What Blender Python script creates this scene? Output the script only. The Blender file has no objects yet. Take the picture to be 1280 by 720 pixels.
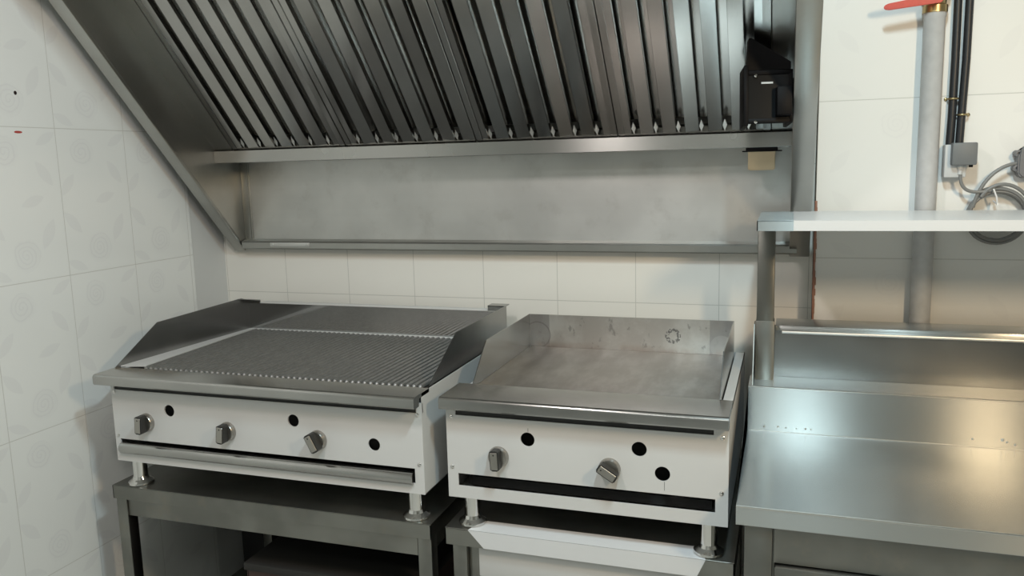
import bpy, bmesh, math, random
from mathutils import Vector, Matrix
random.seed(7)
scene = bpy.context.scene
COL = scene.collection
PI = math.pi

# ------------------------------------------------------------------ materials
class NT:
    def __init__(s, name):
        s.m = bpy.data.materials.new(name); s.m.use_nodes = True
        s.t = s.m.node_tree; s.b = s.t.nodes['Principled BSDF']
    def n(s, typ, **kw):
        x = s.t.nodes.new(typ)
        for k, v in kw.items(): setattr(x, k, v)
        return x
    def l(s, a, b): s.t.links.new(a, b)
    def put(s, sock, v):
        if v is None: return
        if isinstance(v, bpy.types.NodeSocket): s.l(v, sock)
        else: sock.default_value = v
    def math(s, op, a, b=None, c=None, clamp=False):
        x = s.n('ShaderNodeMath', operation=op, use_clamp=clamp)
        for i, v in enumerate((a, b, c)): s.put(x.inputs[i], v)
        return x.outputs[0]
    def mix(s, f, a, b):
        x = s.n('ShaderNodeMix', data_type='RGBA')
        s.put(x.inputs[0], f); s.put(x.inputs[6], a); s.put(x.inputs[7], b)
        return x.outputs[2]
    def noise(s, vec, scale, detail=3, rough=.5):
        x = s.n('ShaderNodeTexNoise'); s.put(x.inputs['Vector'], vec)
        x.inputs['Scale'].default_value = scale; x.inputs['Detail'].default_value = detail; x.inputs['Roughness'].default_value = rough
        return x.outputs['Fac']
    def mapped(s, vec, sc):
        x = s.n('ShaderNodeMapping'); s.l(vec, x.inputs[0]); x.inputs['Scale'].default_value = sc
        return x.outputs[0]
    def ramp(s, f, a, b, c0=(0,0,0,1), c1=(1,1,1,1)):
        x = s.n('ShaderNodeMapRange'); s.put(x.inputs[0], f); x.inputs[1].default_value = a; x.inputs[2].default_value = b
        x.interpolation_type = 'SMOOTHSTEP'
        return x.outputs[0]

def rgb(r, g, b): return (r, g, b, 1)

def plain(name, col, rough=.5, metal=0., noise_amt=.0, nscale=20, bump=0, spec=None):
    k = NT(name); b = k.b
    b.inputs['Roughness'].default_value = rough; b.inputs['Metallic'].default_value = metal
    g = k.n('ShaderNodeNewGeometry').outputs['Position']
    f = k.noise(g, nscale, 4)
    d = tuple(max(0, c * (1 - noise_amt)) for c in col[:3]) + (1,)
    k.l(k.mix(f, d, col), b.inputs['Base Color'])
    if spec is not None: b.inputs['Specular IOR Level'].default_value = spec
    if bump:
        bp = k.n('ShaderNodeBump'); bp.inputs['Strength'].default_value = bump; bp.inputs['Distance'].default_value = .002
        k.l(f, bp.inputs['Height']); k.l(bp.outputs[0], b.inputs['Normal'])
    return k.m

def steel(name, col=(.55, .55, .53), rough=.3, aniso=.7, flat=False, smudge=.12, sscale=5, stain=None, stain_amt=0, brush='x', bumps=False):
    """brushed stainless: brush lines run along the sheet, light smears across them"""
    k = NT(name); b = k.b
    geo = k.n('ShaderNodeNewGeometry'); P = geo.outputs['Position']
    b.inputs['Metallic'].default_value = 1
    lines = k.noise(k.mapped(P, (1, 60, 60) if brush == 'x' else (60, 60, 1)), 1, 1)
    blot = k.noise(P, sscale, 3, .5)
    d = tuple(c * (1 - smudge) for c in col) + (1,)
    c1 = k.mix(k.ramp(blot, .35, .7), d, rgb(*col))
    c2 = k.mix(k.math('MULTIPLY', lines, .08), c1, rgb(*(c * .55 for c in col)))
    if stain:
        sn = k.ramp(k.noise(P, 11, 6, .65), .52, .72)
        c2 = k.mix(k.math('MULTIPLY', sn, stain_amt), c2, rgb(*stain))
    if flat: c2 = c1
    k.l(c2, b.inputs['Base Color'])
    r = rough if flat else k.math('ADD', k.math('MULTIPLY', blot, .08), rough - .04)
    k.put(b.inputs['Roughness'], r)
    if aniso:
        b.inputs['Anisotropic'].default_value = aniso
        b.inputs['Anisotropic Rotation'].default_value = .25 if brush == 'x' else 0
        cr = k.n('ShaderNodeVectorMath', operation='CROSS_PRODUCT')
        k.l(geo.outputs['Normal'], cr.inputs[0])
        cr.inputs[1].default_value = (0, .3, 1) if brush == 'x' else (1, .3, 0)
        nm = k.n('ShaderNodeVectorMath', operation='NORMALIZE'); k.l(cr.outputs[0], nm.inputs[0])
        k.l(nm.outputs[0], b.inputs['Tangent'])
    return k.m

def tile_wall(name, axis, u0, uw, v0, vh, roses=True, col=(.80, .81, .79), rough=.16, grout=(.60, .60, .57), flip=False, tint=None, marks=None, pattern=.13):
    """glazed wall tile with thin joints and a pale printed rose pattern"""
    k = NT(name); b = k.b
    P = k.n('ShaderNodeNewGeometry').outputs['Position']
    sx = k.n('ShaderNodeSeparateXYZ'); k.l(P, sx.inputs[0])
    U = sx.outputs[axis]; V = sx.outputs[2]
    u = k.math('DIVIDE', k.math('SUBTRACT', U, u0), uw); v = k.math('DIVIDE', k.math('SUBTRACT', V, v0), vh)
    fu = k.math('FRACT', u); fv = k.math('FRACT', v)
    iu = k.math('FLOOR', u); iv = k.math('FLOOR', v)
    def edge(f, w, size):
        a = k.math('MINIMUM', f, k.math('SUBTRACT', 1.0, f))
        return k.math('LESS_THAN', k.math('MULTIPLY', a, size), w)
    joint = k.math('MAXIMUM', edge(fu, .0011, uw), edge(fv, .0011, vh))
    wob = k.noise(P, 26, 3)
    c = rgb(*col)
    if roses:
        total = None
        pu = k.math('MULTIPLY', fu, uw); pv = k.math('MULTIPLY', fv, vh)
        wob2 = k.math('MULTIPLY', k.math('SUBTRACT', wob, .5), .018)
        for (cx, cy, R) in ((.34, .84, .047), (.47, .17, .05)):
            dx = k.math('SUBTRACT', pu, cx * uw); dy = k.math('SUBTRACT', pv, cy * vh)
            d = k.math('SQRT', k.math('ADD', k.math('MULTIPLY', dx, dx), k.math('MULTIPLY', dy, dy)))
            d = k.math('ADD', d, wob2)
            ang = k.math('ARCTAN2', dy, dx)
            sw = k.math('SINE', k.math('ADD', k.math('MULTIPLY', d, 2 * PI / .0135), k.math('MULTIPLY', ang, 1.0)))
            inside = k.ramp(d, R, R - .012)
            ro = k.math('MULTIPLY', inside, k.math('ADD', .35, k.math('MULTIPLY', k.ramp(sw, .2, .9), .65)))
            total = ro if total is None else k.math('MAXIMUM', total, ro)
        for (cx, cy, a, ln, wd) in ((.80, .70, 2.2, .046, .018), (.10, .62, .9, .042, .017), (.78, .30, 1.1, .05, .02), (.12, .36, 2.3, .046, .018), (.62, .52, .3, .042, .016), (.86, .93, .5, .04, .015), (.13, .06, 2.7, .04, .015)):
            dx = k.math('SUBTRACT', pu, cx * uw); dy = k.math('SUBTRACT', pv, cy * vh)
            ca, sa = math.cos(a), math.sin(a)
            p = k.math('ADD', k.math('MULTIPLY', dx, ca / ln), k.math('MULTIPLY', dy, sa / ln))
            q = k.math('ADD', k.math('MULTIPLY', dx, -sa / wd), k.math('MULTIPLY', dy, ca / wd))
            p2 = k.math('MULTIPLY', p, p)
            lim = k.math('SUBTRACT', 1.0, p2)
            leaf = k.math('MULTIPLY', k.ramp(k.math('SUBTRACT', lim, k.math('ABSOLUTE', q)), -.02, .18), .75)
            total = k.math('MAXIMUM', total, leaf)
        c = k.mix(k.math('MULTIPLY', total, pattern), c, rgb(.44, .42, .48))
    c = k.mix(joint, c, rgb(*grout))
    if marks:
        for (mu, mv, hw, hh, mc) in marks:
            a = k.math('DIVIDE', k.math('ABSOLUTE', k.math('SUBTRACT', U, mu)), hw)
            bb = k.math('DIVIDE', k.math('ABSOLUTE', k.math('SUBTRACT', V, mv)), hh)
            c = k.mix(k.math('LESS_THAN', k.math('ADD', k.math('MULTIPLY', a, a), k.math('MULTIPLY', bb, bb)), 1.0), c, rgb(*mc))
    k.l(c, b.inputs['Base Color'])
    k.l(k.math('ADD', rough, k.math('MULTIPLY', joint, .5)), b.inputs['Roughness'])
    bn = k.n('ShaderNodeBump'); bn.inputs['Strength'].default_value = .25; bn.inputs['Distance'].default_value = .002
    wv = k.noise(P, 7, 1)
    k.l(k.math('SUBTRACT', k.math('MULTIPLY', wv, .6), joint), bn.inputs['Height']); k.l(bn.outputs[0], b.inputs['Normal'])
    return k.m

M = {}
M['steel'] = steel('brushed_stainless')
M['steel_hood'] = steel('hood_stainless', col=(.48, .48, .455), rough=.36, aniso=0, smudge=.12, stain=(.3, .28, .25), stain_amt=.12)
M['steel_back'] = steel('hood_back_stainless', col=(.69, .69, .67), rough=.44, aniso=.4, smudge=.12, stain=(.4, .38, .35), stain_amt=.25)
M['baffle'] = steel('baffle_stainless', col=(.50, .49, .47), rough=.2, aniso=.4, smudge=.12, brush='z')
M['rail'] = steel('rail_stainless', col=(.48, .475, .46), rough=.22, aniso=.5)
M['mirror'] = steel('polished_back_splash', col=(.50, .50, .49), rough=.07, aniso=0, smudge=.15)
M['splash'] = steel('splash_stainless', col=(.36, .36, .35), rough=.26, aniso=.3, smudge=.2)
M['worktop'] = steel('worktop_stainless', col=(.58, .59, .575), rough=.27, aniso=.96, smudge=.05, sscale=3, flat=True)
M['bench'] = steel('bench_stainless', col=(.31, .31, .285), rough=.36, aniso=.6, smudge=.3, stain=(.3, .27, .22), stain_amt=.4)
M['gutter'] = steel('gutter_stainless', col=(.50, .495, .475), rough=.27, aniso=.9, smudge=.05)
M['box_brown'] = plain('dark_red_brown_plastic', rgb(.05, .025, .02), .5)
M['box_lid'] = plain('dark_olive_lid', rgb(.02, .019, .017), .7)
M['edge'] = plain('polished_steel_edge', rgb(.72, .72, .70), .22, 1, .1, 30)  # for the added highlight beads on the prep table
M['chrome'] = plain('chromed_tube', rgb(.75, .74, .72), .1, 1)
M['knob'] = plain('knob_satin_metal', rgb(.42, .40, .37), .28, 1)
M['knob_dark'] = plain('knob_dark_grip', rgb(.025, .024, .022), .4)
M['iron'] = plain('grate_iron', rgb(.36, .36, .35), .52, .8, .45, 60, bump=.35)
M['frame_light'] = steel('grate_frame_stainless', col=(.78, .78, .76), rough=.45, aniso=0)
M['white'] = plain('white_film_panel', rgb(.655, .655, .645), .38, 0, .06, 6)
M['film_blue'] = plain('white_film', rgb(.72, .73, .74), .3, 0, .06, 6)
M['dark'] = plain('dark_interior_and_shade', rgb(.03, .03, .03), .7)  # near-black; also colours in shade on the gap strips and added board
M['black'] = plain('black_coated_metal', rgb(.004, .004, .005), .5, 0, .3, spec=.12)
M['black_gloss'] = plain('floodlight_glass', rgb(.004, .005, .006), .3, spec=.15)
M['cable_black'] = plain('black_cable', rgb(.02, .022, .026), .4)
M['box_grey'] = plain('junction_box_grey', rgb(.15, .16, .165), .5)
M['box_light'] = plain('junction_box_light_grey', rgb(.55, .56, .56), .5)
M['cable_grey'] = plain('grey_cable', rgb(.20, .20, .195), .45)
M['plug_grey'] = plain('plug_dark_grey', rgb(.16, .16, .17), .5)
M['pipe'] = plain('painted_pipe', rgb(.60, .605, .61), .45, .0, .25, 45)
M['brass'] = plain('brass', rgb(.62, .47, .24), .3, 1, .35, 40)
M['red'] = plain('red_lever_coating', rgb(.70, .075, .05), .4, 0, .3, 90)
M['gold_cup'] = steel('grease_cup_metal', col=(.72, .60, .42), rough=.35, aniso=.3)
M['tie'] = plain('white_cable_tie', rgb(.8, .8, .8), .4)
M['mortar'] = plain('red_brown_mortar', rgb(.42, .22, .16), .9, 0, .4, 60)
M['plaster'] = plain('painted_plaster', rgb(.66, .67, .66), .55, 0, .08, 6)
M['ceil'] = plain('ceiling_paint', rgb(.62, .62, .60), .8)
M['rear'] = plain('rear_wall_paint', rgb(.55, .55, .53), .7)
M['label'] = plain('pale_label_print', rgb(.55, .62, .68), .4)
M['wall_left'] = tile_wall('rose_tile_left', 1, -.7215, .2622, 1.310, .433, col=(.83, .845, .825),
                           marks=((-.838, 1.836, .005, .0055, (.03, .02, .02)), (-.843, 1.729, .013, .0035, (.45, .08, .07))))
M['wall_back'] = tile_wall('cream_tile_back', 0, -.640, .2622, 1.150, .433, roses=False, col=(.82, .80, .745), grout=(.55, .54, .50))
M['wall_right'] = tile_wall('rose_tile_right', 0, .945, .60, 1.313, .444, col=(.82, .82, .80), rough=.42, pattern=.07)
M['floor'] = tile_wall('floor_tile', 0, 0, .4, 0, .4, roses=False, col=(.36, .35, .33), rough=.35)

def griddle_back_mat():
    """stainless splash with heat-tinted weld squares, ring marks and smudges"""
    k = NT('griddle_back_splash_stainless'); b = k.b
    b.inputs['Metallic'].default_value = 1
    P = k.n('ShaderNodeNewGeometry').outputs['Position']
    sx = k.n('ShaderNodeSeparateXYZ'); k.l(P, sx.inputs[0]); X, Z = sx.outputs[0], sx.outputs[2]
    c = k.mix(k.ramp(k.noise(P, 9, 5, .6), .4, .7), rgb(.50, .48, .45), rgb(.64, .63, .60))
    sp = k.ramp(k.noise(k.mapped(P, (1, 1, .6)), 38, 3, .6), .62, .70)
    c = k.mix(k.math('MULTIPLY', sp, .55), c, rgb(.22, .21, .20))
    for (x0, x1) in ((.086, .152), (.655, .73)):
        m = k.math('MULTIPLY', k.math('GREATER_THAN', X, x0), k.math('LESS_THAN', X, x1))
        c = k.mix(k.math('MULTIPLY', m, .55), c, rgb(.27, .26, .26))
    for (cx, cz, R, w) in ((.112, 1.058, .042, .0022), (.69, 1.045, .034, .030)):
        dx = k.math('SUBTRACT', X, cx); dz = k.math('SUBTRACT', Z, cz)
        d = k.math('SQRT', k.math('ADD', k.math('MULTIPLY', dx, dx), k.math('MULTIPLY', dz, dz)))
        ring = k.math('LESS_THAN', k.math('ABSOLUTE', k.math('SUBTRACT', d, R - (w if w > .01 else 0))), w)
        c = k.mix(k.math('MULTIPLY', ring, .6), c, rgb(.5, .48, .46) if w > .01 else rgb(.25, .24, .23))
    dx = k.math('SUBTRACT', X, .545); dz = k.math('SUBTRACT', Z, 1.072)
    d = k.math('SQRT', k.math('ADD', k.math('MULTIPLY', dx, dx), k.math('MULTIPLY', dz, dz)))
    rg = k.math('MULTIPLY', k.math('LESS_THAN', k.math('ABSOLUTE', k.math('SUBTRACT', d, .018)), .006), k.ramp(k.noise(P, 160, 2), .45, .55))
    c = k.mix(k.math('MULTIPLY', rg, .8), c, rgb(.12, .12, .12))
    low = k.math('MULTIPLY', k.ramp(Z, 1.045, 1.022), k.ramp(k.noise(P, 20, 3), .3, .6))
    c = k.mix(k.math('MULTIPLY', low, .6), c, rgb(.40, .33, .29))
    k.l(c, b.inputs['Base Color']); b.inputs['Roughness'].default_value = .42
    return k.m
M['griddle_back'] = griddle_back_mat()

def plate_mat():
    k = NT('griddle_plate_ground_steel'); b = k.b
    b.inputs['Metallic'].default_value = 1
    geo = k.n('ShaderNodeNewGeometry'); P = geo.outputs['Position']
    sw = k.noise(k.mapped(P, (9, 3, 1)), 3, 5, .6)
    c = k.mix(k.ramp(sw, .35, .7), rgb(.46, .43, .40), rgb(.58, .55, .52))
    gr = k.noise(k.mapped(P, (6, 120, 1)), 1, 2)
    c = k.mix(k.math('MULTIPLY', gr, .12), c, rgb(.22, .21, .2))
    k.l(c, b.inputs['Base Color'])
    k.l(k.math('ADD', .28, k.math('MULTIPLY', sw, .14)), b.inputs['Roughness'])
    b.inputs['Anisotropic'].default_value = .6
    cr = k.n('ShaderNodeCombineXYZ'); cr.inputs[1].default_value = 1; k.l(cr.outputs[0], b.inputs['Tangent'])
    return k.m
M['plate'] = plate_mat()

# ------------------------------------------------------------------ mesh tools
class MB:
    def __init__(s): s.bm = bmesh.new()
    def box(s, x0, x1, y0, y1, z0, z1, bev=0, seg=2):
        g = bmesh.ops.create_cube(s.bm, size=1)['verts']
        for v in g:
            v.co = Vector((x0 + (v.co.x + .5) * (x1 - x0), y0 + (v.co.y + .5) * (y1 - y0), z0 + (v.co.z + .5) * (z1 - z0)))
        if bev:
            es = list({e for v in g for e in v.link_edges})
            bmesh.ops.bevel(s.bm, geom=es, offset=bev, segments=seg, affect='EDGES', profile=.5)
        return s
    def prism(s, axis, poly, a, b):
        """closed polygon in the two other axes (in x,y,z order) pushed from a to b along axis"""
        def co(p, t):
            q = list(p); q.insert('xyz'.index(axis), t); return Vector(q)
        A = [s.bm.verts.new(co(p, a)) for p in poly]; B = [s.bm.verts.new(co(p, b)) for p in poly]
        n = len(poly)
        s.bm.faces.new(A); s.bm.faces.new(B[::-1])
        for i in range(n): s.bm.faces.new((A[i], B[i], B[(i + 1) % n], A[(i + 1) % n]))
        return s
    def tube(s, pts, r, seg=12, cap=True):
        pts = [Vector(p) for p in pts]; rings = []
        rs = r if isinstance(r, (list, tuple)) else [r] * len(pts)
        up = None
        for i, p in enumerate(pts):
            t = (pts[min(i + 1, len(pts) - 1)] - pts[max(i - 1, 0)]).normalized()
            if up is None:
                up = Vector((0, 0, 1)) if abs(t.z) < .9 else Vector((1, 0, 0))
            a = t.cross(up).normalized(); up = a.cross(t).normalized()
            rings.append([s.bm.verts.new(p + (a * math.cos(2 * PI * j / seg) + up * math.sin(2 * PI * j / seg)) * rs[i]) for j in range(seg)])
        for i in range(len(rings) - 1):
            for j in range(seg):
                s.bm.faces.new((rings[i][j], rings[i][(j + 1) % seg], rings[i + 1][(j + 1) % seg], rings[i + 1][j]))
        if cap: s.bm.faces.new(rings[0][::-1]); s.bm.faces.new(rings[-1])
        return s
    def lathe(s, origin, axis, prof, seg=24):
        """prof: list of (radius, distance along axis)"""
        o = Vector(origin); t = Vector(axis).normalized()
        up = Vector((0, 0, 1)) if abs(t.z) < .9 else Vector((1, 0, 0))
        a = t.cross(up).normalized(); c = a.cross(t)
        rings = []
        for r, h in prof:
            rings.append([s.bm.verts.new(o + t * h + (a * math.cos(2 * PI * j / seg) + c * math.sin(2 * PI * j / seg)) * max(r, 1e-5)) for j in range(seg)])
        for i in range(len(rings) - 1):
            for j in range(seg):
                s.bm.faces.new((rings[i][j], rings[i][(j + 1) % seg], rings[i + 1][(j + 1) % seg], rings[i + 1][j]))
        s.bm.faces.new(rings[0][::-1]); s.bm.faces.new(rings[-1])
        return s
    def holed_sheet(s, x0, x1, z0, z1, y, th, holes=(), slots=()):
        """upright sheet facing -y with round holes (cx,cz,r) and rectangular openings"""
        bm = s.bm; edges = []
        def loop(pts):
            vs = [bm.verts.new((p[0], y, p[1])) for p in pts]
            for i in range(len(vs)): edges.append(bm.edges.new((vs[i], vs[(i + 1) % len(vs)])))
        loop([(x0, z0), (x1, z0), (x1, z1), (x0, z1)])
        for cx, cz, r in holes: loop([(cx + r * math.cos(2 * PI * j / 24), cz + r * math.sin(2 * PI * j / 24)) for j in range(24)])
        for a, b, c, d in slots: loop([(a, c), (b, c), (b, d), (a, d)])
        f = bmesh.ops.triangle_fill(bm, edges=edges, use_beauty=True)
        faces = [g for g in f['geom'] if isinstance(g, bmesh.types.BMFace)]
        r = bmesh.ops.extrude_face_region(bm, geom=faces)
        for v in [g for g in r['geom'] if isinstance(g, bmesh.types.BMVert)]: v.co.y += th
        return s
    def xform(s, mat):
        bmesh.ops.transform(s.bm, matrix=mat, verts=s.bm.verts); return s

def obj(name, mb, mat, parent=None, smooth=32):
    bm = mb.bm
    bmesh.ops.remove_doubles(bm, verts=bm.verts, dist=1e-6)
    bmesh.ops.recalc_face_normals(bm, faces=bm.faces)
    base = Vector((0, 0, 0))
    if parent is not None:
        base = root_loc(parent)
    else:
        xs = [v.co for v in bm.verts]
        base = Vector((sum(c.x for c in xs) / len(xs), sum(c.y for c in xs) / len(xs), min(c.z for c in xs)))
    bmesh.ops.translate(bm, verts=bm.verts, vec=-base)
    me = bpy.data.meshes.new(name); bm.to_mesh(me); bm.free()
    me.materials.append(M[mat] if isinstance(mat, str) else mat)
    for p in me.polygons: p.use_smooth = True
    me.set_sharp_from_angle(angle=math.radians(smooth))
    o = bpy.data.objects.new(name, me); COL.objects.link(o)
    if parent is None: o.location = base
    else: o.parent = parent
    return o
def root_loc(o):
    v = Vector(o.location); p = o.parent
    while p is not None: v += Vector(p.location); p = p.parent
    return v
def thing(name, label, cat, loc, group=None):
    o = bpy.data.objects.new(name, None); COL.objects.link(o); o.location = loc; o.empty_display_size = .05
    o['label'] = label; o['category'] = cat
    if group: o['group'] = group
    return o
def tag(o, label, cat, group=None):
    o['label'] = label; o['category'] = cat
    if group: o['group'] = group
    return o
def struct(name, mb, mat):
    o = obj(name, mb, mat); o['kind'] = 'structure'; return o
def tlab(o, text): o['label'] = text; return o

# ------------------------------------------------------------------ the room
XL = -1.166           # face of the tiled left wall
YR = -.08              # face of the nearer right-hand stretch of back wall
H = 2.95
struct('floor', MB().box(-1.4, 3.2, -4.6, .2, -.06, 0), 'floor')
struct('ceiling', MB().box(-1.4, 3.2, -4.6, .2, H, H + .06), 'ceil')
struct('wall_left', MB().box(-1.4, XL, -4.6, -.182, 0, H), 'wall_left')
struct('wall_corner', MB().box(-1.4, XL - .004, -.182, .2, 0, H), 'plaster')
struct('wall_back', MB().box(XL - .004, .944, 0, .2, 0, H), 'wall_back')
struct('wall_back_right', MB().box(.946, 3.2, YR, .2, 0, H), 'wall_right')
struct('wall_right', MB().box(3.0, 3.2, -4.6, YR, 0, H), 'rear')
struct('wall_rear', MB().box(XL, 3.0, -4.6, -4.4, 0, H), 'rear')
tr = MB()
z = 1.11
while z < 1.46:
    dz = random.uniform(.012, .03); w = random.uniform(.003, .0065)
    tr.box(.9445 - w * .4, .9455 + w, YR - .003, YR + .004, z, z + dz, .0008, 1); z += dz * .9
struct('trim_1', tr, 'mortar')

# ------------------------------------------------------------------ extraction hood
hood = thing('extraction_hood', 'large brushed stainless steel extraction hood fixed over the grill and griddle', 'hood', (-.09, -.3, 1.31))
s47 = Vector((0, -.701, .753)).normalized()     # up and out along the sloped opening
def slope(y0, z0, d, n=0):
    """point on the slope: d metres up it, n metres out of it (towards the room)"""
    nn = Vector((0, -.753, -.701)).normalized()
    p = Vector((0, y0, z0)) + s47 * d + nn * n
    return (p.y, p.z)
HX0, HX1 = -1.06, .877
TOPD = 1.28
R0 = (-.022, 1.325)
a0 = slope(*R0, 0); a1 = slope(*R0, TOPD)
for (xa, xb) in ((HX0 - .003, HX0), (HX1, HX1 + .003)):
    obj('side_panel', MB().prism('x', [(-.003, a0[1]), a0, a1, (-.003, a1[1])], xa, xb), 'steel_hood', hood)
for (xa, xb) in ((HX0 - .046, HX0 + .001), (HX1 - .001, HX1 + .056)):
    r = MB().prism('x', [slope(*R0, -.012), slope(*R0, TOPD), slope(*R0, TOPD, .012), slope(*R0, -.012, .012)], xa, xb)
    bmesh.ops.bevel(r.bm, geom=list(r.bm.edges), offset=.0025, segments=2, affect='EDGES', profile=.5)
    obj('rim', r, 'steel_hood', hood)
obj('back_panel', MB().box(HX0, HX1, -.014, -.003, 1.32, a1[1]), 'steel_back', hood)
obj('corner_strip', MB().box(HX0, HX0 + .028, -.017, -.014, 1.345, 1.64, .0008).box(HX0 + .030, HX0 + .036, -.019, -.014, 1.345, 1.64, .001), 'steel_hood', hood)
lg = MB()
lg.prism('x', [(-.003, 1.318), (-.043, 1.318), (-.047, 1.322), (-.047, 1.342), (-.043, 1.347), (-.014, 1.353)], HX0 + .006, HX1 + .02)
obj('bottom_ledge', lg, 'steel_hood', hood)
pl = MB().box(-.93, -.765, -.0495, -.0465, 1.328, 1.343, .001)
pl.lathe((-.92, -.0495, 1.336), (0, -1, 0), [(.005, 0), (.0045, .002), (.0, .003)], 10).lathe((-.775, -.0495, 1.336), (0, -1, 0), [(.005, 0), (.0045, .002), (.0, .003)], 10)
tlab(obj('splice_plate', pl, 'frame_light', hood), 'bright joining plate with two rivets')
# gutter that carries the filters
GY = -.160
g = MB().prism('x', [(-.014, 1.634), (GY, 1.634), (GY, 1.676), (GY + .004, 1.676), (GY + .004, 1.640), (-.014, 1.640)], HX0, HX1)
bmesh.ops.bevel(g.bm, geom=list(g.bm.edges), offset=.0012, segments=1, affect='EDGES')
obj('gutter', g, 'gutter', hood)
F0 = (-.150, 1.676)      # foot of the filter plane
# blank sheets left and right of the filters, and top sheet above them
for (xa, xb) in ((HX0, -.984), (.822, HX1)):
    obj('blank_panel', MB().prism('x', [slope(*F0, -.004), slope(*F0, 1.0), slope(*F0, 1.0, -.003), slope(*F0, -.004, -.003)], xa, xb), 'steel_hood', hood)
obj('top_panel', MB().prism('x', [slope(*F0, .66), slope(*F0, 1.0), slope(*F0, 1.0, -.003), slope(*F0, .66, -.003)], -.984, .822), 'steel_hood', hood)
obj('canopy_front', MB().box(HX0 - .046, HX1 + .056, a1[0] - .004, a1[0] + .03, a1[1] - .1, a1[1] + .06), 'steel_hood', hood)
obj('canopy_roof', MB().box(HX0 - .046, HX1 + .056, a1[0], -.003, a1[1] + .04, a1[1] + .06), 'steel_hood', hood)

def baffle_filter(xa, xb, nslot, label):
    LEN = .655
    t = thing('baffle_filter', label, 'filter', ((xa + xb) / 2, F0[0], F0[1]), 'stainless baffle filters in the hood')
    W = xb - xa; fr = .022
    def bar(mb, x0, x1, d0, d1, n0, n1):
        mb.prism('x', [slope(*F0, d0, n0), slope(*F0, d1, n0), slope(*F0, d1, n1), slope(*F0, d0, n1)], x0, x1)
    f = MB()
    bar(f, xa + .0015, xa + fr, 0, LEN, -.034, .002); bar(f, xb - fr, xb - .0015, 0, LEN, -.034, .002)
    bar(f, xa + fr, xb - fr, 0, .012, -.034, .002); bar(f, xa + fr, xb - fr, LEN - .02, LEN, -.034, .002)
    bmesh.ops.bevel(f.bm, geom=list(f.bm.edges), offset=.0015, segments=2, affect='EDGES')
    obj('frame', f, 'baffle', t)
    # front and back rows of channel-shaped baffles
    pitch = (W - 2 * fr) / nslot
    gap = .026
    for i in range(nslot + 1):
        cx = xa + fr + i * pitch
        hw = (pitch - gap) / 2
        x0 = max(cx - hw, xa + fr); x1 = min(cx + hw, xb - fr)
        if x1 - x0 > .004:
            fb = MB(); dev = math.radians(random.uniform(-7, 7))
            bar(fb, x0, x1, .006, LEN - .02, -.0015, .0)
            if i > 0: bar(fb, x0, x0 + .0012, .006, LEN - .02, -.017, .0)
            if i < nslot: bar(fb, x1 - .0012, x1, .006, LEN - .02, -.017, .0)
            piv = Vector(((x0 + x1) / 2, *slope(*F0, .3, 0)))
            fb.xform(Matrix.Translation(piv) @ Matrix.Rotation(dev, 4, s47) @ Matrix.Translation(-piv))
            obj('front_baffle', fb, 'baffle', t)
    for i in range(nslot):
        cx = xa + fr + (i + .5) * pitch; hw = pitch * .36
        bb = MB(); bar(bb, cx - hw, cx + hw, .03, LEN - .02, -.0435, -.042)
        bar(bb, cx - hw, cx - hw + .0012, .03, LEN - .02, -.042, -.028)
        bar(bb, cx + hw - .0012, cx + hw, .03, LEN - .02, -.042, -.028)
        obj('rear_baffle', bb, 'baffle', t)
    # pale diamond plates added at every slot foot for the drain-hole glints
    for i in range(nslot):
        tb = MB(); cx = xa + fr + (i + .5) * pitch
        xl_ = cx - gap / 2
        vv = [tb.bm.verts.new((xx, *slope(*F0, d, nn_))) for (xx, d, nn_) in ((xl_ + .006, .009, -.003), (xl_ + .013, .027, -.006), (xl_ + .007, .046, -.010), (xl_, .026, -.006))]
        ww = [tb.bm.verts.new(q.co + Vector((0, .0012, .0006))) for q in vv]
        tb.bm.faces.new(vv); tb.bm.faces.new(ww[::-1])
        for q in range(4): tb.bm.faces.new((vv[q], ww[q], ww[(q + 1) % 4], vv[(q + 1) % 4]))
        obj('drain_glint', tb, 'frame_light', t)
    # dark plenum seen through the slots is the hood's own inside
    return t
fx = [-.982, -.532, -.066, .385, .820]
labs = ['leftmost of the four ribbed stainless baffle filters in the hood', 'second baffle filter from the left in the hood, above the grill centre',
        'third baffle filter from the left in the hood, above the griddle left edge', 'rightmost baffle filter in the hood, partly behind the black floodlight']
for i in range(4): baffle_filter(fx[i], fx[i + 1], 6, labs[i])

# grease cup under the gutter
cup = thing('grease_cup', 'small square brass-toned grease cup hanging under the right end of the hood gutter', 'grease cup', (.795, -.125, 1.570))
cb = MB()
cb.prism('y', [(.762, 1.572), (.828, 1.572), (.832, 1.622), (.758, 1.622)], -.157, -.154)
cb.prism('y', [(.762, 1.572), (.828, 1.572), (.832, 1.622), (.758, 1.622)], -.097, -.094)
cb.prism('x', [(-.155, 1.572), (-.096, 1.572), (-.096, 1.622), (-.155, 1.622)], .7585, .7615).prism('x', [(-.155, 1.572), (-.096, 1.572), (-.096, 1.622), (-.155, 1.622)], .8285, .8315)
cb.box(.762, .828, -.155, -.096, 1.570, 1.573)
obj('cup_body', cb, 'gold_cup', cup)
obj('hanger', MB().box(.742, .850, -.159, -.092, 1.622, 1.6255, .001).box(.752, .838, -.1575, -.0935, 1.6255, 1.6335), 'black', cup)

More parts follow.
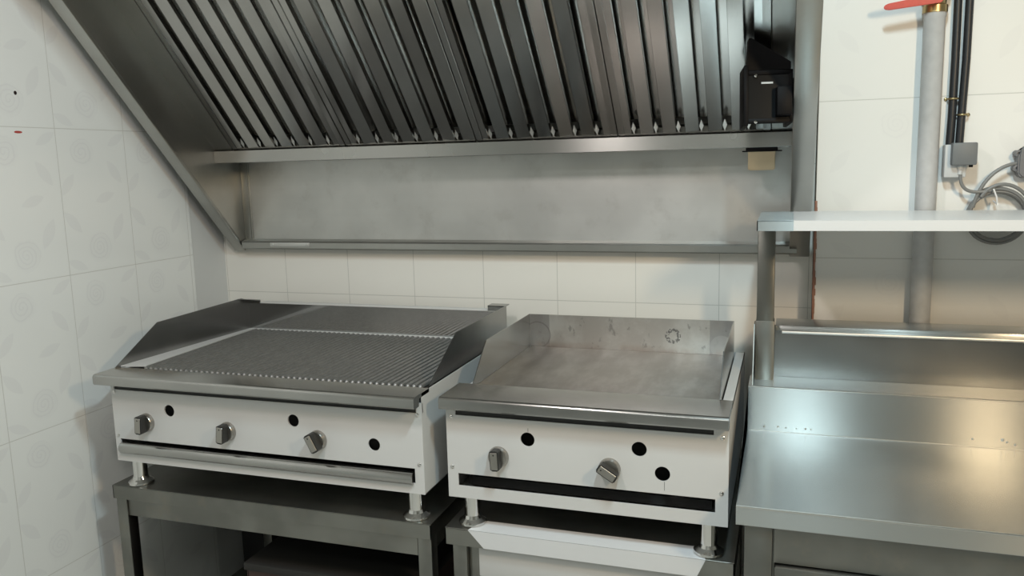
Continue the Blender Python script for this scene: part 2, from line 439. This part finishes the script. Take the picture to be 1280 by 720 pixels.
# floodlight on the hood's right cheek
fl = thing('floodlight', 'black metal floodlight fixed inside the right end of the hood', 'floodlight', (.82, -.24, 1.68))
def P3(mb, rz=0, rx=0, at=(0, 0, 0)):
    return mb.xform(Matrix.Translation(at) @ Matrix.Rotation(rz, 4, 'Z') @ Matrix.Rotation(rx, 4, 'X'))
at = (.803, -.372, 1.750); RZ = math.radians(10); RX = math.radians(-6)
h = MB(); h.prism('x', [(-.045, -.062), (.035, -.05), (.045, .05), (-.045, .062)], -.048, .058)
bmesh.ops.bevel(h.bm, geom=list(h.bm.edges), offset=.004, segments=2, affect='EDGES')
obj('housing', P3(h, RZ, RX, at), 'black', fl)
bz = MB().box(-.055, -.044, -.058, .03, -.072, .078, .002).box(-.048, .062, -.053, -.044, -.066, -.054, .002).box(-.048, .062, -.053, -.044, .054, .066, .002).box(.054, .064, -.053, .03, -.066, .066, .002)
obj('bezel', P3(bz, RZ, RX, at), 'black', fl)
obj('glass', P3(MB().box(-.046, .056, -.050, -.047, -.054, .054), RZ, RX, at), 'black_gloss', fl)
vs = MB().prism('y', [(-.050, .078), (-.044, .078), (-.040, .15), (-.034, .15), (.062, .088), (.062, .070), (-.050, .070)], -.034, .004)
obj('visor', P3(vs, RZ, RX, at), 'black', fl)
for zz in (.052, -.062):
    tlab(obj('bolt', P3(MB().lathe((-.026, -.053, zz), (0, -1, 0), [(.0042, 0), (.0042, .003), (.002, .005)], 10), RZ, RX, at), 'chrome', fl), 'bright screw head')
obj('wiring_box', P3(MB().box(.022, .060, -.075, -.05, -.05, .022, .004), RZ, RX, at), 'black', fl)
tlab(obj('type_label', P3(MB().box(-.012, .016, -.0515, -.0505, .032, .0365), RZ, RX, at), 'label', fl), 'small pale printed strip')
obj('bracket', MB().box(.870, .8765, -.40, -.335, 1.71, 1.80, .002).box(.850, .874, -.385, -.355, 1.735, 1.765, .002), 'black', fl)

# ------------------------------------------------------------------ shared cooker parts
def screw_head(x, y, z, parent, mat='chrome'):
    return obj('screw', MB().lathe((x, y, z), (0, -1, 0), [(.0052, -.001), (.0050, .0015), (.003, .003), (0.0005, .0034)], 12), mat, parent)
def tube_leg(x, y, z0, z1, parent):
    l = obj('leg', MB().lathe((x, y, z0 + .008), (0, 0, 1), [(.0205, 0), (.0205, z1 - z0 - .008)], 20), 'chrome', parent)
    obj('foot_flange', MB().lathe((x, y, z0), (0, 0, 1), [(.034, 0), (.0365, .003), (.036, .008), (.030, .012), (.024, .016), (.0208, .024)], 28), 'chrome', l)
    return l
def knob(x, y, z, ang, parent):
    R = Matrix.Translation((x, y, z)) @ Matrix.Rotation(ang, 4, 'Y')
    k = obj('knob', MB().lathe((0, 0, 0), (0, -1, 0), [(.027, 0), (.027, .004), (.0255, .010), (.0235, .013), (.012, .0145)], 28).xform(R), 'knob', parent)
    gp = MB()
    gp.prism('y', [(-.0115, -.0225), (-.006, -.026), (.006, -.026), (.0115, -.0225), (.0115, .0225), (.006, .026), (-.006, .026), (-.0115, .0225)], -.036, -.013)
    obj('knob_grip', gp.xform(R), 'knob_dark', k)
    cp = MB().prism('y', [(-.0092, -.022), (.0092, -.022), (.0092, .022), (-.0092, .022)], -.0385, -.0358)
    bmesh.ops.bevel(cp.bm, geom=list(cp.bm.edges), offset=.001, segments=1, affect='EDGES')
    obj('knob_face', cp.xform(R), 'knob', k)
    obj('indicator_dot', MB().lathe((0, -.0385, .016), (0, -1, 0), [(.0022, 0), (.0018, .0004)], 10).xform(R), 'knob_dark', k)
    return k
def bull_rail(x0, x1, yf, yb, zt, zb):
    """rounded front rail with a flat top running back"""
    r = (zt - zb) / 2 * .62
    pts = [(yb, zt), (yf + r, zt)]
    for i in range(1, 7):
        a = PI / 2 + i * (PI / 2) / 6
        pts.append((yf + r + r * math.cos(a), zt - r + r * math.sin(a)))
    pts += [(yf, zb + .004), (yf + .003, zb), (yf + .030, zb), (yf + .030, zb + .004), (yf + .034, zt - .010), (yb, zt - .010)]
    return MB().prism('x', pts, x0, x1)
def splash_sheet(x, th, pts):
    return MB().prism('x', pts, x, x + th)

# ------------------------------------------------------------------ chargrill
BZ = .6924
c0, c1, cy, cz0, cb_ = -.988, .004, -.788, .772, -.07
ch = thing('chargrill', 'wide gas chargrill with ribbed iron grate and three knobs on the left bench', 'grill', ((c0 + c1) / 2, -.43, BZ))
b = MB()
b.box(c0, c0 + .002, cy + .004, cb_, cz0, 1.034).box(c1 - .002, c1, cy + .004, cb_, cz0, 1.040)
b.box(c0, c1, cy + .004, cb_, cz0, cz0 + .002).box(c0, c1, cb_ - .002, cb_, cz0, 1.05)
obj('body', b, 'white', ch)
PZ = .988
fp = MB().holed_sheet(c0, c1, cz0, PZ, cy, .004,
     holes=[(-.785, .937, .0172), (-.376, .940, .0172), (-.136, .894, .0172)],
     slots=[(c0 + .018, c1 - .026, .800, .8400)])
obj('front_panel', fp, 'white', ch)
obj('gap_shade_strip', MB().box(c0 + .012, c1 - .016, cy + .003, cy + .0045, PZ - .01, 1.012), 'dark', ch)  # dark strip filling the gap, its shade put into the colour
obj('front_rail', bull_rail(c0 - .018, c1, -.832, -.738, 1.041, 1.011), 'rail', ch)
obj('rail_bracket', MB().box(c0, c0 + .012, cy, -.780, PZ, 1.014), 'white', ch)
obj('rail_bracket', MB().box(c1 - .016, c1, cy, -.780, PZ, 1.014), 'white', ch)
dt = MB().tube([(c0 + .020, cy + .002, .8125), (c1 - .031, cy + .002, .8125)], .0170, 24)
dt.box(c0 + .03, c1 - .045, cy + .01, cb_ - .06, .800, .803)
obj('drip_tray', dt, 'rail', ch)
for (x, zz, a) in ((-.868, .897, 4), (-.590, .893, 6), (-.303, .893, -28)): knob(x, cy, zz, math.radians(a), ch)
for (x, zz) in ((c0 + .012, .98), (c0 + .012, .85), (c1 - .012, .985), (c1 - .012, .852)): screw_head(x, cy, zz, ch)
for (x, y) in ((-.944, -.752), (-.040, -.752), (-.944, -.12), (-.040, -.12)): tube_leg(x, y, BZ, cz0, ch)
# splash guards
gl = [(-.757, 1.043), (-.573, 1.144), (-.172, 1.150), (-.150, 1.150), (-.105, 1.135), (-.105, 1.030), (-.30, 1.028), (-.74, 1.036)]
obj('left_splash_guard', splash_sheet(c0 - .010, .002, gl), 'splash', ch)
gr = [(-.730, 1.044), (-.536, 1.146), (-.142, 1.146), (-.105, 1.146), (-.105, 1.05), (-.356, 1.044)]
obj('right_splash_guard', splash_sheet(-.001, .002, gr), 'splash', ch)
bs = MB().box(c0 - .008, 0, -.107, -.105, 1.02, 1.126)
obj('back_splash', bs, 'mirror', ch)
bt = MB().box(c0 + .037, -.066, -.107, -.066, 1.1265, 1.1285, .0006)
tlab(obj('back_flange', bt, 'white', ch), 'bright folded flange along the back')
obj('corner_cap', MB().prism('x', [(-.172, 1.1495), (-.168, 1.151), (-.10, 1.138), (-.10, 1.120), (-.104, 1.120), (-.104, 1.1345)], c0 - .010, c0 + .036), 'splash', ch)
obj('corner_cap', MB().box(-.062, -.001, -.112, -.108, 1.128, 1.145).box(-.062, -.001, -.112, -.07, 1.143, 1.146), 'splash', ch)
# bright tray margin beside the grate
fr = MB()
v = [fr.bm.verts.new(p) for p in ((c0 - .007, -.735, 1.045), (c0 + .062, -.710, 1.043), (c0 + .010, -.118, 1.034), (c0 - .007, -.112, 1.034))]
w = [fr.bm.verts.new(p.co - Vector((0, 0, .004))) for p in v]
fr.bm.faces.new(v); fr.bm.faces.new(w[::-1])
for i in range(4): fr.bm.faces.new((v[i], w[i], w[(i + 1) % 4], v[(i + 1) % 4]))
fr.box(c0 - .005, -.002, -.121, -.109, 1.026, 1.0345, .001)
tlab(obj('grate_surround', fr, 'white', ch), 'bright steel margin beside and behind the grate')
gt = MB(); n = 50
for i in range(n):
    x = c0 + .062 + (i + .5) * (.980 - .062 - .012) / n
    xr = c0 + .016 + (i + .5) * (.980 - .016 - .012) / n
    rr = .0074
    gt.tube([(x, -.7245, 1.0345), (x, -.721, 1.0355), (x, -.712, 1.036), (xr, -.122, 1.0275)], [rr * .45, rr * .9, rr, rr], 8)
for yy in (-.66, -.42, -.18): gt.box(c0 + .04, -.012, yy, yy + .012, 1.014, 1.026)
obj('cooking_grate', gt, 'iron', ch)
obj('burner_tray', MB().box(c0 + .006, -.006, -.735, -.112, .985, .99), 'dark', ch)

# ------------------------------------------------------------------ griddle
g0, g1, gy, gz0, gb_ = .055, .755, -.753, .76, -.06
SZ = .678
gd = thing('griddle', 'flat-plate gas griddle with two knobs, on the white-fronted stand right of the chargrill', 'griddle', ((g0 + g1) / 2, -.41, SZ))
b = MB()
b.box(g0, g0 + .002, gy + .004, gb_, gz0, 1.016).box(g1 - .002, g1, gy + .004, gb_, gz0, 1.016)
b.box(g0, g1, gy + .004, gb_, gz0, gz0 + .002).box(g0, g1, gb_ - .002, gb_, gz0, 1.016)
b.box(g0, g0 + .028, -.655, gb_, 1.014, 1.016).box(g1 - .026, g1, -.655, gb_, 1.014, 1.016)
obj('body', b, 'white', gd)
fp = MB().holed_sheet(g0, g1, gz0, .980, gy, .004,
     holes=[(.272, .931, .0182), (.549, .931, .0182), (.604, .875, .0182)],
     slots=[(g0 + .028, g1 - .029, .792, .8255)])
obj('front_panel', fp, 'white', gd)
tlab(obj('scribe_mark', MB().box(.6085, .6093, gy - .0004, gy, .8345, .856), 'knob_dark', gd), 'fine dark scribed line below a hole')
tlab(obj('scribe_mark', MB().box(.2735, .2743, gy - .0004, gy, .951, .960), 'knob_dark', gd), 'fine dark scribed line above a hole')
obj('gap_shade_strip', MB().box(g0 + .026, g1 - .034, gy + .003, gy + .0045, .97, 1.004), 'dark', gd)  # dark-coloured strip standing for the shade under this rail
obj('front_rail', bull_rail(g0 - .004, g1 + .001, -.789, -.648, 1.034, 1.003), 'rail', gd)
obj('rail_bracket', MB().box(g0, g0 + .026, gy, -.745, .98, 1.006), 'white', gd)
obj('rail_bracket', MB().box(g1 - .034, g1, gy, -.745, .98, 1.006), 'white', gd)
obj('cooking_plate', MB().box(g0 + .0315, g1 - .0315, -.652, -.126, 1.004, 1.020, .001), 'plate', gd)
sp = [(-.650, 1.018), (-.528, 1.125), (-.122, 1.125), (-.122, 1.008), (-.650, 1.008)]
obj('left_splash_guard', splash_sheet(g0 + .029, .0025, sp), 'rail', gd)
obj('right_splash_guard', splash_sheet(g1 - .0315, .0025, sp), 'rail', gd)
obj('back_splash', MB().box(g0 + .029, g1 - .029, -.1245, -.122, 1.008, 1.125), 'griddle_back', gd)
obj('drip_drawer', MB().box(g0 + .04, g1 - .04, gy + .05, gb_ - .1, .776, .80), 'dark', gd)
for (x, zz, a) in ((.195, .880, -3), (.478, .876, -58)): knob(x, gy, zz, math.radians(a), gd)
for (x, zz) in ((g0 + .014, .975), (g0 + .013, .842), (g1 - .014, .975), (g1 - .015, .842)): screw_head(x, gy, zz, gd)
for (x, y) in ((.104, -.716), (.710, -.722), (.104, -.12), (.710, -.12)): tube_leg(x, y, SZ + .0003, gz0, gd)

# ------------------------------------------------------------------ bench under the chargrill
bn = thing('steel_bench', 'low stainless steel bench carrying the chargrill, beside the left wall', 'bench', (-.5, -.43, 0))
bx0, bx1, by0, by1 = -1.018, .016, -.790, -.06
t = MB().box(bx0, bx1, by0, by1, BZ - .0025, BZ, .0006, 1).box(bx0, bx1, by0, by0 + .0025, BZ - .041, BZ - .001).box(bx1 - .0025, bx1, by0, by1, BZ - .041, BZ - .001).box(bx0, bx0 + .0025, by0, by1, BZ - .041, BZ - .001)
obj('bench_top', t, 'bench', bn)
obj('front_apron', MB().box(bx0 + .043, bx1 - .044, by0 + .010, by0 + .034, .598, BZ - .0025, .001), 'bench', bn)
for x in (bx0 + .003, bx1 - .042):
    for y in (by0 + .006, by1 - .045):
        l = obj('leg', MB().box(x, x + .039, y, y + .039, .03, BZ - .0025, .003), 'bench', bn)
        obj('foot', MB().lathe((x + .0195, y + .0195, 0), (0, 0, 1), [(.02, 0), (.02, .012), (.012, .014), (.012, .032)], 16), 'black', l)
obj('side_rail', MB().box(bx1 - .036, bx1 - .010, by0 + .046, by1 - .046, .605, BZ - .003, .001), 'bench', bn)
obj('side_rail', MB().box(bx0 + .008, bx0 + .034, by0 + .046, by1 - .046, .605, BZ - .003, .001), 'bench', bn)
obj('lower_shelf', MB().box(bx0 + .03, bx1 - .03, by0 + .05, by1 - .02, .16, .175).box(bx0 + .03, bx1 - .03, by0 + .05, by0 + .07, .13, .16), 'bench', bn)
obj('rear_rail', MB().box(bx0 + .043, bx1 - .044, by1 - .034, by1 - .010, .598, BZ - .0025), 'bench', bn)

tag(obj('shade_board', MB().box(-1.155, .03, -.052, -.034, 0, .66, .002), 'dark'), 'added dark board standing in for the shade behind the left bench', 'board')  # added near-black sheet, stands in for deep shade under the bench

sb = thing('storage_box', 'dark storage box on the lower shelf under the left bench', 'box', (-.32, -.5, .175))
bxm = MB().box(-.600, -.605 + .003, -.735, -.28, .175, .462).box(-.605, -.06, -.735, -.732, .175, .462).box(-.063, -.06, -.735, -.28, .175, .462).box(-.605, -.06, -.283, -.28, .175, .462).box(-.605, -.06, -.735, -.28, .175, .179)
obj('box_body', bxm, 'box_brown', sb)
obj('box_lid', MB().box(-.612, -.053, -.742, -.273, .455, .478, .004), 'box_lid', sb)

# ------------------------------------------------------------------ stand under the griddle
st = thing('griddle_stand', 'stainless steel stand with a white film-covered front, carrying the griddle', 'stand', (.41, -.41, 0))
sx0, sx1, sy0, sy1 = .043, .772, -.762, -.06
obj('stand_top', MB().box(sx0, sx1, sy0, sy1, SZ - .003, SZ, .0008, 1).box(sx0, sx1, sy0, sy0 + .003, SZ - .046, SZ - .001).box(sx0, sx0 + .003, sy0, sy1, SZ - .046, SZ - .001).box(sx1 - .003, sx1, sy0, sy1, SZ - .046, SZ - .001), 'bench', st)
fm = MB().prism('y', [(.108, SZ - .001), (.706, SZ - .001), (.686, SZ - .0455), (.150, SZ - .0455)], sy0 - .0012, sy0)
fm.prism('z', [(.108, sy0 - .0012), (.706, sy0 - .0012), (.690, sy0 + .062), (.128, sy0 + .062)], SZ, SZ + .0003)
tlab(obj('protective_film', fm, 'film_blue', st), 'white protective film folded over the front lip, mitred at both ends')
for x in (sx0 + .016, sx1 - .056):
    for y in (sy0 + .010, sy1 - .05):
        obj('leg', MB().box(x, x + .040, y, y + .040, 0, SZ - .003, .003), 'bench', st)
obj('inner_jamb', MB().box(sx0 + .057, sx0 + .086, sy0 + .024, sy0 + .05, .03, SZ - .003, .001), 'bench', st)
tlab(obj('front_drawer', MB().box(.129, .690, sy0 + .018, sy0 + .040, .545, SZ - .004, .0015), 'white', st), 'white drawer front below the film-covered lip')
obj('lower_panel', MB().box(.129, .690, sy0 + .05, sy0 + .055, .08, .545), 'bench', st)

# ------------------------------------------------------------------ preparation table at right
pt = thing('prep_table', 'stepped stainless steel preparation table with raised back shelf at the right', 'table', (1.45, -.5, 0))
tx0, tx1 = .779, 2.25
TZ, RZ_ = .869, .993
w = MB()
w.prism('x', [(-.878, TZ), (-.357, TZ), (-.357, RZ_), (-.236, RZ_), (-.236, RZ_ - .003), (-.354, RZ_ - .003), (-.354, TZ - .003), (-.875, TZ - .003), (-.875, TZ - .043), (-.878, TZ - .043)], tx0, tx1)
bmesh.ops.bevel(w.bm, geom=[e for e in w.bm.edges if abs(e.verts[0].co.x - e.verts[1].co.x) > .5], offset=.0016, segments=2, affect='EDGES')
w.box(tx0, tx0 + .003, -.875, -.357, TZ - .043, TZ - .002)
obj('worktop', w, 'worktop', pt)
for (x, zz, r) in ((.822, .882, .0035), (.858, .884, .003), (.878, .8825, .0025), (.905, .882, .002), (.928, .883, .003), (.942, .8825, .0022), (1.325, .889, .003), (1.392, .892, .0045), (1.402, .887, .003), (1.42, .882, .003)):
    obj('weld_spot', MB().lathe((x, -.3565, zz), (0, -1, 0), [(r, 0), (r * .8, r * .35), (r * .3, r * .5)], 10), 'frame_light', pt)
obj('front_glint_bead', MB().tube([(tx0 + .001, -.8765, TZ - .0012), (tx1, -.8765, TZ - .0012)], .0026, 10), 'edge', pt)  # bead added to give a bright highlight along the worktop front
obj('ledge_glint_bead', MB().tube([(tx0 + .001, -.3565, RZ_ - .001), (tx1, -.3565, RZ_ - .001)], .0024, 10), 'edge', pt)  # bead added for the highlight on the ledge front
obj('riser_glint_bead', MB().tube([(tx0 + .003, -.3572, TZ + .0005), (tx1, -.3572, TZ + .0005)], .0018, 8), 'edge', pt)  # bead added for the bright line where riser meets worktop
obj('riser_end', MB().prism('x', [(-.354, TZ - .003), (-.354, RZ_ - .003), (-.13, RZ_ - .003), (-.13, TZ - .003)], tx0 + .004, tx0 + .006), 'worktop', pt)
obj('back_panel', MB().box(tx0 + .012, tx1, -.236, -.233, RZ_ - .003, 1.140), 'splash', pt)
tl_ = MB().box(.845, tx1, -.252, -.139, 1.1385, 1.1415, .0008).box(.845, tx1, -.252, -.249, 1.128, 1.139, .0006)
obj('back_top_ledge', tl_, 'worktop', pt)
obj('roll_edge', MB().tube([(.862, -.245, 1.124), (tx1, -.245, 1.124)], .0055, 10), 'frame_light', pt)
obj('end_gusset', MB().prism('x', [(-.236, RZ_), (-.352, RZ_), (-.283, 1.150), (-.236, 1.150)], tx0 + .009, tx0 + .0115), 'bench', pt)
for x in (.794, 2.18):
    obj('shelf_post', MB().box(x, x + .046, -.285, -.239, RZ_, 1.428, .003), 'bench', pt)
    obj('post_sleeve', MB().box(x - .0015, x + .048, -.2865, -.237, RZ_, 1.160, .001), 'bench', pt)
SH = 1.452
sh = MB().box(.798, 2.24, -.500, -.140, SH - .0025, SH, .0006, 1).box(.798, 2.24, -.500, -.4975, SH - .025, SH - .0005).box(.798, .8005, -.500, -.140, SH - .025, SH - .0005).box(.798, 2.24, -.1425, -.140, SH - .025, SH - .0005)
o = obj('over_shelf', sh, 'worktop', pt)
obj('shelf_film', MB().box(.884, 2.24, -.5008, -.145, SH, SH + .0006).box(.884, 2.24, -.5012, -.500, SH - .0245, SH + .0006), 'film_blue', o)
o2 = None
obj('cabinet_body', MB().box(.797, .855, -.866, -.826, .02, TZ - .003, .002).box(.800, tx1 - .01, -.84, -.18, .02, TZ - .05), 'bench', pt)
cr = MB().box(.858, tx1 - .02, -.862, -.840, .742, TZ - .004, .001)
obj('upper_rail', cr, 'bench', pt)
obj('cabinet_door', MB().box(.860, 1.50, -.874, -.842, .05, .738, .003), 'bench', pt)
obj('cabinet_door', MB().box(1.504, 2.22, -.874, -.842, .05, .738, .003), 'bench', pt)

# ------------------------------------------------------------------ services on the right-hand wall
YW = YR; YR = -.12; _before = set(bpy.data.objects)
px, py = 1.2205, -.150
tag(obj('gas_pipe', MB().lathe((px, py, .03), (0, 0, 1), [(.0265, 0), (.0265, 1.953), (.0285, 1.957), (.0285, 1.967)], 28), 'pipe'),
    'thick pale grey gas pipe standing against the right-hand wall below the valve', 'pipe')
bv = thing('ball_valve', 'brass ball valve with a red lever on top of the grey gas pipe', 'valve', (px, py, 1.966))
obj('valve_body', MB().lathe((px, py, 1.966), (0, 0, 1), [(.031, 0), (.031, .018), (.027, .021), (.027, .030), (.034, .042), (.036, .06), (.034, .078), (.027, .09), (.031, .094), (.031, .112)], 8 * 3), 'brass', bv)
obj('valve_stem', MB().lathe((px, py - .03, 2.006), (0, -1, 0), [(.011, 0), (.011, .018), (.006, .019), (.006, .03)], 14), 'brass', bv)
lv = MB()
lv.prism('y', [(.004, -.012), (.02, 0), (.004, .012), (-.118, .0085), (-.128, .0055), (-.131, 0), (-.128, -.0055), (-.118, -.0085)], -.003, .003)
bmesh.ops.bevel(lv.bm, geom=list(lv.bm.edges), offset=.0012, segments=2, affect='EDGES')
lv.xform(Matrix.Translation((px, py - .053, 1.995)) @ Matrix.Rotation(math.radians(-6), 4, 'Y'))
obj('lever', lv, 'red', bv)
for i, (x, zc, lab) in enumerate(((1.277, 1.748, 'left one of the two black cables running down to the junction box'), (1.300, 1.705, 'right one of the two black cables running down to the junction box'))):
    c = thing('power_cable', lab, 'cable', (x, YR - .012, 1.625), 'black cables down to the junction box')
    xt = x + (.004 if i else -.002)
    obj('sheath', MB().tube([(x - .003, YR - .012, 1.626), (x - .001, YR - .0115, 1.70), (x + .003 * i, YR - .0115, 1.85), (xt, YR - .0115, 2.3), (xt, YR - .0115, 2.75)], .0102, 14), 'cable_black', c)
    k = MB()
    xc = x + .0008 * i
    k.tube([(xc + .0125 * math.cos(a), YR - .012 + .0125 * math.sin(a), zc) for a in [PI + PI * j / 10 for j in range(11)]], .0028, 8)
    k.lathe((xc + (.016 if i else -.016), YR - .0002, zc), (0, -1, 0), [(.005, 0), (.0045, .003), (.001, .005)], 10)
    tlab(obj('cable_clip', k, 'brass', c), 'small pale saddle clip')
jb = thing('junction_box', 'grey electrical junction box under the two black cables on the right-hand wall', 'junction box', (1.30, YR, 1.54))
obj('base', MB().box(1.2585, 1.312, YR - .045, YR, 1.540, 1.628, .004), 'box_light', jb)
obj('cover', MB().box(1.272, 1.332, YR - .072, YR - .028, 1.573, 1.632, .004), 'box_grey', jb)
obj('cable_gland', MB().lathe((1.297, YR - .045, 1.574), (0, 0, -1), [(.008, 0), (.008, .012), (.0055, .014), (.0055, .026)], 12), 'box_light', jb)
obj('knockout_plug', MB().lathe((1.321, YR - .05, 1.573), (0, 0, -1), [(.0055, 0), (.005, .006)], 12), 'black', jb)
# coiled grey cable hung on the wall
co = thing('coiled_cable', 'coil of grey cable hanging on the wall behind the over-shelf at right', 'cable', (1.392, YR - .02, 1.36))
pts = []
nl = 6
for i in range(nl * 40 + 1):
    a = 2 * PI * i / 40; kk = i / 40
    R = .062 + .0045 * math.sin(kk * 2.1) + .004 * (kk % 3) ; dy = .012 + .0065 * (kk / 1.5)
    cxx = 1.392 + .003 * math.sin(kk * 1.7); czz = 1.437 + .004 * math.cos(kk * 2.3)
    pts.append((cxx + R * 1.03 * math.cos(a + 2.2), YR - dy, czz + R * math.sin(a + 2.2)))
obj('coil', MB().tube(pts, .0048, 8), 'cable_grey', co)
def bez(p, n=14):
    out = []
    for i in range(n + 1):
        t = i / n; q = [Vector(x) for x in p]
        while len(q) > 1: q = [q[j].lerp(q[j + 1], t) for j in range(len(q) - 1)]
        out.append(q[0])
    return out
obj('lead', MB().tube(bez([(1.297, YR - .045, 1.55), (1.298, YR - .045, 1.505), (1.325, YR - .04, 1.497), (1.375, YR - .04, 1.508)]), .0045, 8), 'cable_grey', co)
obj('lead', MB().tube(bez([(1.333, YR - .035, 1.462), (1.345, YR - .04, 1.53), (1.385, YR - .035, 1.577), (1.44, YR - .03, 1.578)]), .0048, 8), 'cable_grey', co)
obj('lead', MB().tube(bez([(1.350, YR - .04, 1.49), (1.38, YR - .045, 1.545), (1.45, YR - .045, 1.53), (1.475, YR - .03, 1.455)]), .0048, 8), 'cable_grey', co)
obj('cable_tie', MB().tube([(1.376, YR - .052, 1.512), (1.384, YR - .055, 1.49), (1.388, YR - .047, 1.472), (1.384, YR - .02, 1.478)], .0022, 6).box(1.3855, 1.3905, -.172, -.166, 1.468, 1.474), 'tie', co)
pg = thing('plug', 'dark grey plug with round lugs on the wall above the coiled cable', 'plug', (1.46, YR, 1.53))
p = MB().prism('y', [(1.430, 1.548), (1.440, 1.536), (1.49, 1.536), (1.49, 1.622), (1.452, 1.622), (1.440, 1.606), (1.430, 1.60)], YR - .045, YR)
bmesh.ops.bevel(p.bm, geom=list(p.bm.edges), offset=.004, segments=2, affect='EDGES')
obj('plug_body', p, 'plug_grey', pg)
for (x, zz) in ((1.432, 1.600), (1.430, 1.562)):
    obj('lug', MB().lathe((x, YR - .006, zz), (0, -1, 0), [(.009, 0), (.009, .03), (.004, .031), (.004, .026)], 14), 'plug_grey', pg)

# set the services back onto the wall face
for o in set(bpy.data.objects) - _before:
    if o.parent is None:
        o.location = (o.location.x + (o.location.x - .87) * .016, o.location.y + .04, o.location.z + (o.location.z - 1.609) * .016)
YR = YW

# ------------------------------------------------------------------ lights and camera
def area(name, loc, target, sx, sy, power, col):
    l = bpy.data.lights.new(name, 'AREA'); l.shape = 'RECTANGLE'; l.size = sx; l.size_y = sy; l.energy = power; l.color = col
    o = bpy.data.objects.new(name, l); COL.objects.link(o); o.location = loc
    o.rotation_euler = (Vector(target) - Vector(loc)).to_track_quat('-Z', 'Y').to_euler()
    return o
area('ceiling_lamp_cool', (.97, -1.70, 2.82), (.80, -1.1, 1.0), .09, .28, 25, (.72, .93, 1.0))
area('ceiling_lamp_warm', (1.76, -1.85, 2.09), (.9, -.4, 1.0), .11, .24, 13, (1.0, .76, .48))
area('ceiling_lamp_rose', (-.08, -2.0, 2.65), (-.25, -1.2, 1.0), .11, .28, 13, (1.0, .92, .88))
area('room_fill_lamp', (.4, -3.5, 2.85), (.4, -3.6, 0.0), 1.2, .5, 12, (.95, 1.0, .95))  # added fill behind the camera, brightens rear wall and floor for reflections

w = bpy.data.worlds.new('room_world'); scene.world = w; w.use_nodes = True
w.node_tree.nodes['Background'].inputs[0].default_value = (.5, .5, .5, 1); w.node_tree.nodes['Background'].inputs[1].default_value = .05

cam = bpy.data.cameras.new('camera'); co_ = bpy.data.objects.new('camera', cam); COL.objects.link(co_)
yaw, pit, rol, f = .327, -.1517, -.0262, 1023.15
Fv = Vector((-math.sin(yaw) * math.cos(pit), math.cos(yaw) * math.cos(pit), math.sin(pit)))
Xv = Vector((math.cos(yaw), math.sin(yaw), 0)); Uv = Xv.cross(Fv)
X2 = Xv * math.cos(rol) + Uv * math.sin(rol); U2 = -Xv * math.sin(rol) + Uv * math.cos(rol)
mt = Matrix((X2, U2, -Fv)).transposed().to_4x4(); mt.translation = Vector((.8701, -2.6048, .8489 + .76))
co_.matrix_world = mt
cam.sensor_width = 36; cam.lens = f * 36 / 1280; cam.clip_start = .05
scene.camera = co_
scene.cycles.sample_clamp_indirect = 2.0
scene.cycles.blur_glossy = 1.0
vs_ = scene.view_settings
vs_.view_transform = 'Standard'; vs_.look = 'None'; vs_.gamma = 1; vs_.exposure = 0.0
vs_.use_curve_mapping = False
